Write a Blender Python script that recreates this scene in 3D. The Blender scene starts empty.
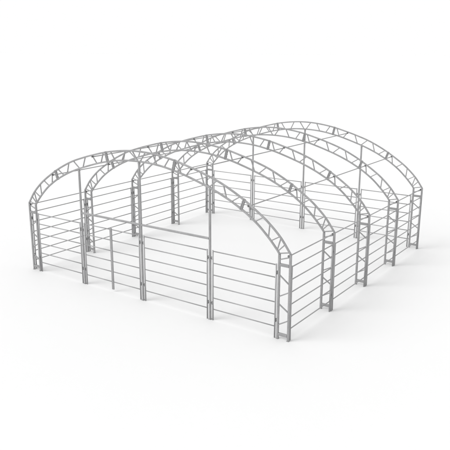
import bpy, bmesh, math
from mathutils import Vector, Matrix

C = bpy.context.scene.collection
scene = bpy.context.scene
W, D, N = 12.0, 3.018, 5          # clear width, bay length, number of arches
LEN = D * (N - 1)

# ------------------------------------------------------------------ materials
def steel(name, base, vary=0.10, rough=0.45, metal=0.25, scale=3.0):
    m = bpy.data.materials.new(name); m.use_nodes = True
    nt = m.node_tree; b = nt.nodes['Principled BSDF']
    tc = nt.nodes.new('ShaderNodeTexCoord')
    n1 = nt.nodes.new('ShaderNodeTexNoise'); n1.inputs['Scale'].default_value = scale
    n1.inputs['Detail'].default_value = 5
    n2 = nt.nodes.new('ShaderNodeTexNoise'); n2.inputs['Scale'].default_value = 45
    n2.inputs['Detail'].default_value = 3
    v = nt.nodes.new('ShaderNodeTexVoronoi'); v.inputs['Scale'].default_value = 60   # zinc spangle
    nt.links.new(tc.outputs['Object'], n1.inputs['Vector'])
    nt.links.new(tc.outputs['Object'], n2.inputs['Vector'])
    nt.links.new(tc.outputs['Object'], v.inputs['Vector'])
    a = nt.nodes.new('ShaderNodeMath'); a.operation = 'MULTIPLY_ADD'
    nt.links.new(v.outputs['Color'], a.inputs[0]); a.inputs[1].default_value = 0.35
    nt.links.new(n1.outputs['Fac'], a.inputs[2])
    r = nt.nodes.new('ShaderNodeValToRGB')
    r.color_ramp.elements[0].position = 0.35; r.color_ramp.elements[1].position = 0.9
    lo, hi = base * (1 - vary), base * (1 + vary)
    r.color_ramp.elements[0].color = (lo, lo, lo * 1.01, 1)
    r.color_ramp.elements[1].color = (hi, hi, hi * 1.01, 1)
    nt.links.new(a.outputs[0], r.inputs[0]); nt.links.new(r.outputs[0], b.inputs['Base Color'])
    mr = nt.nodes.new('ShaderNodeMapRange')
    mr.inputs['To Min'].default_value = rough - .08; mr.inputs['To Max'].default_value = rough + .1
    nt.links.new(n2.outputs['Fac'], mr.inputs['Value']); nt.links.new(mr.outputs[0], b.inputs['Roughness'])
    b.inputs['Metallic'].default_value = metal
    return m

M_FRAME = steel('galvanised_frame', 0.295, vary=.18)
M_PLATE = steel('galvanised_plate', 0.285)
M_PANEL = steel('galvanised_panel_tube', 0.36, rough=0.38, metal=0.35)
M_RAIL = steel('galvanised_rail', 0.31, rough=0.45)
M_PIN = steel('dark_pin_steel', 0.10, rough=0.5, metal=0.5)

def ground_mat():
    m = bpy.data.materials.new('white_studio_floor'); m.use_nodes = True
    nt = m.node_tree; b = nt.nodes['Principled BSDF']
    n = nt.nodes.new('ShaderNodeTexNoise'); n.inputs['Scale'].default_value = .6
    tc = nt.nodes.new('ShaderNodeTexCoord'); nt.links.new(tc.outputs['Object'], n.inputs['Vector'])
    r = nt.nodes.new('ShaderNodeValToRGB')
    r.color_ramp.elements[0].color = (.748, .748, .748, 1); r.color_ramp.elements[1].color = (.752, .752, .752, 1)
    nt.links.new(n.outputs['Fac'], r.inputs[0]); nt.links.new(r.outputs[0], b.inputs['Base Color'])
    b.inputs['Roughness'].default_value = 0.65
    b.inputs['Specular IOR Level'].default_value = 0.5
    return m

# ------------------------------------------------------------------ mesh helpers
def sq_profile(w, h=None, c=0.12):
    """Square hollow-section outline with eased corners: (across, along-normal)."""
    h = h or w; a, b = w / 2, h / 2; k = min(w, h) * c
    return [(a, b - k), (a - k, b), (-a + k, b), (-a, b - k), (-a, -b + k), (-a + k, -b), (a - k, -b), (a, -b + k)]

def rd_profile(d, n=14):
    return [(math.cos(2 * math.pi * i / n) * d / 2, math.sin(2 * math.pi * i / n) * d / 2) for i in range(n)]

def sweep(bm, pts, prof, up=(0, 1, 0), smooth=False):
    """Sweep a closed outline along a polyline; 'up' is kept as the across axis; mitred corners, capped ends."""
    pts = [Vector(p) for p in pts]; up = Vector(up); rings = []
    for i, p in enumerate(pts):
        d0 = (pts[i] - pts[i - 1]).normalized() if i > 0 else None
        d1 = (pts[i + 1] - pts[i]).normalized() if i < len(pts) - 1 else None
        t = (d0 + d1).normalized() if d0 and d1 else (d0 or d1)
        sc = 1.0 / max(.5, t.dot(d1)) if d0 and d1 else 1.0
        a = (up - t * up.dot(t))
        if a.length < 1e-4: a = Vector((1, 0, 0)) - t * t.x
        a.normalize(); b = t.cross(a).normalized()
        rings.append([bm.verts.new(p + a * x + b * (y * sc)) for x, y in prof])
    n = len(prof)
    for r0, r1 in zip(rings, rings[1:]):
        for i in range(n):
            f = bm.faces.new((r0[i], r0[(i + 1) % n], r1[(i + 1) % n], r1[i])); f.smooth = smooth
    bm.faces.new(rings[0][::-1]); bm.faces.new(rings[-1])

def box(bm, c, s, bev=0.004):
    r = bmesh.ops.create_cube(bm, size=1.0, matrix=Matrix.Translation(c) @ Matrix.Diagonal((*s, 1)))
    if bev:
        es = list({e for v in r['verts'] for e in v.link_edges})
        bmesh.ops.bevel(bm, geom=es, offset=bev, segments=1, affect='EDGES')

def cyl(bm, a, b, d, n=12):
    sweep(bm, [a, b], rd_profile(d, n), up=(0.3, 0.2, 0.9), smooth=True)

def obj(name, bm, mat, parent=None):
    bmesh.ops.recalc_face_normals(bm, faces=bm.faces)
    me = bpy.data.meshes.new(name); bm.to_mesh(me); bm.free()
    me.materials.append(mat)
    o = bpy.data.objects.new(name, me); C.objects.link(o)
    if parent: o.parent = parent
    return o

def B(): return bmesh.new()

def copy_part(o, parent, mat=None):
    c = o.copy(); C.objects.link(c); c.parent = parent
    if mat is not None: c.matrix_local = mat
    return c

# ------------------------------------------------------------------ arch outline (d = distance in from the side, z)
OUT = [(0, 2.835), (.33, 3.27), (.68, 3.605), (1.05, 3.89), (1.68, 4.285), (2.2, 4.555), (2.71, 4.775), (3.3, 4.965),
       (3.73, 5.085), (4.5, 5.27), (5.3, 5.385), (6, 5.42)]
INN = [(.385, 2.78), (.50, 2.93), (.77, 3.22), (1.13, 3.55), (1.48, 3.80), (1.83, 4.01), (2.35, 4.265), (3.0, 4.515),
       (3.95, 4.80), (4.55, 4.935), (5.2, 5.035), (6, 5.075)]
def full(pts):
    return pts + [(W - x, z) for x, z in pts[-2::-1]]
def cat(P, n=5):
    out = []
    for i in range(len(P) - 1):
        p0 = P[i - 1] if i else (2 * P[0][0] - P[1][0], 2 * P[0][1] - P[1][1])
        p1, p2 = P[i], P[i + 1]
        p3 = P[i + 2] if i + 2 < len(P) else (2 * p2[0] - p1[0], 2 * p2[1] - p1[1])
        for k in range(n):
            t = k / n
            out.append(tuple(.5 * ((2 * b) + (-a + c) * t + (2 * a - 5 * b + 4 * c - d) * t * t + (-a + 3 * b - 3 * c + d) * t ** 3)
                             for a, b, c, d in zip(p0, p1, p2, p3)))
    out.append(P[-1]); return out
OUTC, INNC = cat(full(OUT)), cat(full(INN))
def zat(curve, x):
    for a, b in zip(curve, curve[1:]):
        if a[0] <= x <= b[0]:
            return a[1] + (b[1] - a[1]) * (x - a[0]) / max(1e-9, b[0] - a[0])
    return curve[-1][1]
def span(curve, x0, x1):
    mid = [p for p in curve if x0 + .03 < p[0] < x1 - .03]
    return [(x0, zat(curve, x0))] + mid + [(x1, zat(curve, x1))]
def P3(l, y=0): return [(x, y, z) for x, z in l]

T_OUT, T_IN = [0, 1.69, 4.42, W - 4.42, W - 1.69, W], [.385, 1.80, 4.50, W - 4.50, W - 1.80, W - .385]
# lattice of one side: (chord 'o'/'i', d) pairs
LAT_LOW = [(.40, .035), (.445, .20), (.47, .35), (.70, .385), (.79, .75), (1.28, .98), (1.46, 1.50)]
LAT_MID = [(2.16, 1.84), (2.35, 2.47), (3.04, 2.72), (3.22, 3.37), (3.96, 3.72), (4.17, 4.30)]
LAT_TOP = [(4.88, 4.66), (5.20, 5.38), (5.95, 5.70), ]          # mirrored about the crown

ROOT = bpy.data.objects.new('shelter_frame', None); C.objects.link(ROOT)
ROOT['label'] = 'grey galvanised steel frame of a barrel roofed shelter, five lattice arches joined by roof tubes'
ROOT['category'] = 'building frame'

CH = .057          # chord section
LEG = .070
def brace(parent, a, b, w, h):
    bm = B(); sweep(bm, [a, b], sq_profile(w, h)); obj('lattice_brace', bm, M_FRAME, parent)
def web(parent, di, do, mirror):
    xi, xo = (W - di, W - do) if mirror else (di, do)
    a = Vector((xi, 0, zat(INNC, xi))); b = Vector((xo, 0, zat(OUTC, xo)))
    t = (b - a).normalized()
    brace(parent, a + t * .01, b - t * .01, .040, .034)

def make_segment(k):
    """k = 0..4 from the left haunch to the right; chords are the part, bracing and splice are its pieces."""
    bm = B(); g = .012
    # chords stop just short of the splice flanges
    sweep(bm, P3(span(OUTC, T_OUT[k] + (g if k else 0), T_OUT[k + 1] - (g if k < 4 else 0))), sq_profile(CH))
    sweep(bm, P3(span(INNC, T_IN[k] + (g if k else 0), T_IN[k + 1] - (g if k < 4 else 0))), sq_profile(CH))
    o = obj('arch_segment', bm, M_FRAME, None)
    m = k >= 3
    if k in (0, 4):
        for r in LAT_LOW: web(o, *r, m)
    elif k in (1, 3):
        for r in LAT_MID: web(o, *r, m)
    else:
        for r in LAT_TOP: web(o, *r, False); web(o, *r, True)
    # bolted splice flange at each joined end: plate proud of the chords
    ends = ([] if k == 0 else [(k, 1)]) + ([] if k == 4 else [(k + 1, -1)])
    for j, s in ends:
        a = Vector((T_OUT[j], 0, zat(OUTC, T_OUT[j]))); b = Vector((T_IN[j], 0, zat(INNC, T_IN[j])))
        t = (a - b).normalized(); nrm = Vector((t.z, 0, -t.x)) * s
        bm = B()
        c = nrm * .022
        sweep(bm, [b - t * .032 + c, a + t * .032 + c], sq_profile(.078, .034, .08))
        for f in (.22, .5, .78):
            for yy in (-.028, .028):
                q = b.lerp(a, f) + Vector((0, yy, 0))
                cyl(bm, q + nrm * .036, q + nrm * .050, .020, 6)
        obj('splice_plate', bm, M_PLATE, o)
    return o

def make_leg(m):
    X = (lambda d: W - d) if m else (lambda d: d)
    bm = B()
    xi, xo = X(.385), X(0)
    sweep(bm, [(xo, 0, 0.004), (xo, 0, 2.835)], sq_profile(LEG))
    sweep(bm, [(xi, 0, 0.004), (xi, 0, 2.78)], sq_profile(LEG))
    o = obj('truss_leg', bm, M_FRAME, None)
    for di, zi, do, zo in [(.37, 2.61, .02, 2.735), (.37, 2.12, .03, 1.87), (.37, 1.41, .03, 1.60), (.37, 1.17, .03, .95), (.37, .47, .03, .67)]:
        brace(o, (X(di), 0, zi), (X(do), 0, zo), .042, .036)
    for z, h, nm in ((2.45, .085, 'cross_plate'), (.165, .085, 'cross_plate')):
        bm = B(); box(bm, ((xi + xo) / 2, 0, z), (abs(xi - xo) - LEG - .002, .078, h))
        obj(nm, bm, M_PLATE, o)
    for x in (xi, xo):
        bm = B(); box(bm, (x, 0, .006), (.084, .10, .012), .002)
        for sy in (-.043, .043):
            cyl(bm, (x, sy, .01), (x, sy, .020), .010, 6)
        obj('foot_plate', bm, M_PLATE, o)
    return o

protos = [make_segment(k) for k in range(5)] + [make_leg(False), make_leg(True)]
far_bm = B()
for j in range(N):
    y = j * D
    for p in protos:
        if j == 0: q = p; kids = []
        else:
            q = p.copy(); C.objects.link(q); kids = list(p.children)
        q.parent = ROOT; q.location = (0, y, 0)
        for ch in kids:
            # the lattice of the nearest arches (and the third arch's legs) is built bar by bar,
            # the small far lattice is gathered into one part
            if ch.name.startswith('lattice_brace') and not (j == 1 or (j == 2 and p.name.startswith('truss_leg'))):
                far_bm.from_mesh(ch.data)
                nv = len(ch.data.vertices); far_bm.verts.ensure_lookup_table()
                for v in far_bm.verts[-nv:]: v.co.y += y
                continue
            c = ch.copy(); C.objects.link(c); c.parent = q

fb = obj('lattice_brace', far_bm, M_FRAME, ROOT); fb['kind'] = 'stuff'
# roof tubes: bearing on the inside face of the outer chord, one stub plate at every arch
def line_tube(name, x, z, d):
    bm = B(); cyl(bm, (x, -.05, z), (x, LEN + .05, z), d)
    o = obj(name, bm, M_RAIL, ROOT)
    for j in range(N):
        bm = B(); box(bm, (x, j * D, z + .004), (.052, .090, .052), .006)
        obj('tube_clamp', bm, M_PIN, o)
for d in (1.49, 3.73):
    for x in (d, W - d):
        zc = zat(OUTC, x)
        line_tube('purlin', x + (0.018 if x < 6 else -.018) * (2 if d < 2 else 1), zc - .056, .038)
for x in (.062, W - .062): line_tube('eave_rail', x, 2.765, .038)

# gable posts and header beam
def gable_post(x, y):
    bm = B(); sweep(bm, [(x, y, .004), (x, y, zat(INNC, x) - CH / 2 - .004)], sq_profile(.066))
    o = obj('gable_post', bm, M_FRAME, ROOT)
    bm = B(); box(bm, (x, y, .005), (.11, .10, .010), .002); obj('foot_plate', bm, M_PLATE, o)
    bm = B(); box(bm, (x, y, zat(INNC, x) - CH / 2 - .036), (.072, .072, .05), .003); obj('head_cleat', bm, M_PLATE, o)
for y in (0, LEN):
    for x in (3.0, 6.0, 9.0): gable_post(x, y)
for a, b in ((3.0, 6.0), (6.0, 9.0)):
    bm = B(); sweep(bm, [(a + .036, 0, 2.83), (b - .036, 0, 2.83)], sq_profile(.066)); obj('header_beam', bm, M_FRAME, ROOT)

# ------------------------------------------------------------------ livestock panels
RZ = [2.42, 2.01, 1.60, 1.20, .79, .39]
PROTO = {}
def make_panel(L, lift=None):
    """Panel standing along local X from 0 to L, root at its base."""
    r = bpy.data.objects.new('livestock_panel', None); C.objects.link(r)
    bm0 = B(); sweep(bm0, [(0, 0, .005), (0, 0, 2.452)], rd_profile(.052, 16), up=(1, 0, 0), smooth=True)
    p = obj('end_post', bm0, M_PANEL, r)
    if lift is None:
        q = p.copy(); C.objects.link(q)
    else:                                   # gate leaf: its closing stile is a box section clear of the ground
        bm0 = B(); sweep(bm0, [(0, 0, .09), (0, 0, 2.47)], sq_profile(.046, .050))
        q = obj('end_post', bm0, M_FRAME)
    q.parent = r; q.location = (L, 0, 0)
    if lift == 'start': p.location, q.location = (L, 0, 0), (0, 0, 0)
    bm0 = B(); cyl(bm0, (.024, 0, 0), (L - .024, 0, 0), .038)
    rail = obj('rail', bm0, M_RAIL, r); rail.location = (0, 0, RZ[0])
    for z in RZ[1:]:
        c = rail.copy(); C.objects.link(c); c.parent = r; c.location = (0, 0, z)
    # pin lugs that hook the panel to the neighbouring post, two on each end
    bm0 = B(); box(bm0, (-.048, 0, 0), (.062, .030, .022), .003); cyl(bm0, (-.034, 0, -.055), (-.034, 0, .055), .026)
    cyl(bm0, (-.034, 0, .05), (-.034, 0, .062), .040, 10)
    lug = obj('pin_lug', bm0, M_PIN, r); lug.location = (0, 0, 2.17)
    if lift == 'start': lug.location = (L, 0, 2.17); lug.rotation_euler = (0, 0, math.pi)
    for z, e in (((.60, 0), (2.17, 1), (.60, 1)) if lift is None else ((.60, 1 if lift == 'start' else 0),)):
        c = lug.copy(); C.objects.link(c); c.parent = r
        c.location = (L if e else 0, 0, z); c.rotation_euler = (0, 0, math.pi if e else 0)
    return r
def panel(loc, ang, L, label, group, lift=None):
    if L not in PROTO:
        r = PROTO[L] = make_panel(L, lift)
    else:
        s = PROTO[L]; r = s.copy(); C.objects.link(r)
        for ch in s.children:
            c = ch.copy(); C.objects.link(c); c.parent = r
    r.location = loc; r.rotation_euler = (0, 0, ang)
    r['label'] = label; r['category'] = 'fence panel'; r['group'] = group

g = 'six rail livestock panels closing the near gable'
G = .115
panel((.385 + G - .01, 0, 0), 0, 3 - G - (.385 + G - .01), 'six rail panel at the left end of the near gable, beside the corner truss leg', g)
panel((3 + G, 0, 0), 0, 1.3625, 'narrow six rail gate leaf left of the short thick post under the header beam', g, 'end')
panel((4.5245, 0, 0), 0, 6 - G - 4.5245, 'narrow six rail gate leaf right of the short thick post under the header beam', g, 'start')
panel((6 + G, 0, 0), 0, 3 - 2 * G, 'wide six rail panel under the right half of the header beam, near gable', g)
panel((9 + G, 0, 0), 0, (W - .385 - G + .01) - (9 + G), 'six rail panel at the right end of the near gable, nearest the viewer', g)
g = 'six rail livestock panels closing the far gable'
names = ['six rail far gable panel beside the far left corner leg', 'six rail far gable panel, second from its left corner, seen through the arches',
         'six rail far gable panel, third from its left corner, seen through the arches', 'six rail far gable panel beside the far right corner leg']
for i in range(4):
    a = .385 + G - .01 if i == 0 else 3 * i + G
    b = W - .385 - G + .01 if i == 3 else 3 * (i + 1) - G
    panel((a, LEN, 0), 0, b - a, names[i], g)
o4 = ['first', 'second', 'third', 'fourth']
where = ['between the nearest and second arches', 'between the second and third arches', 'between the third and fourth arches', 'between the fourth and farthest arches']
for s, x in (('left', 0.0), ('right', W)):
    for i in range(4):
        panel((x, i * D + .108, 0), math.pi / 2, D - .216, 'six rail panel in the long %s side, %s' % (s, where[i]),
              'six rail livestock panels along the %s side' % s)

# ------------------------------------------------------------------ ground
bm = B(); S = 4000
vs = [bm.verts.new(v) for v in ((-S, -S, 0), (S, -S, 0), (S, S, 0), (-S, S, 0))]; bm.faces.new(vs)
gr = obj('ground', bm, ground_mat()); gr['kind'] = 'structure'

# ------------------------------------------------------------------ light
w = bpy.data.worlds.new('World'); scene.world = w; w.use_nodes = True
bg = w.node_tree.nodes['Background']; bg.inputs[0].default_value = (1, 1, 1, 1); bg.inputs[1].default_value = 1.0
L = bpy.data.lights.new('softbox_key', 'SUN'); L.energy = 1.6; L.angle = math.radians(36); L.color = (1, 1, 1)
lo = bpy.data.objects.new('softbox_key', L); C.objects.link(lo)
el = math.radians(42); dx, dy = .58, .81
lo.rotation_euler = Vector((dx * math.cos(el), dy * math.cos(el), -math.sin(el))).to_track_quat('-Z', 'Y').to_euler()

# ------------------------------------------------------------------ camera
cam = bpy.data.cameras.new('camera'); co = bpy.data.objects.new('camera', cam); C.objects.link(co)
co.location = (20.8586, -16.2514, 8.6745)
co.rotation_euler = tuple(math.radians(a) for a in (75.0107, -.1862, 34.7776))
cam.sensor_width = 36; cam.lens = 642.3927 / 450 * 36
cam.clip_start = .1; cam.clip_end = 20000
scene.camera = co

scene.render.engine = 'CYCLES'
scene.view_settings.view_transform = 'Standard'; scene.view_settings.look = 'None'
scene.view_settings.exposure = 0.0; scene.view_settings.gamma = 1
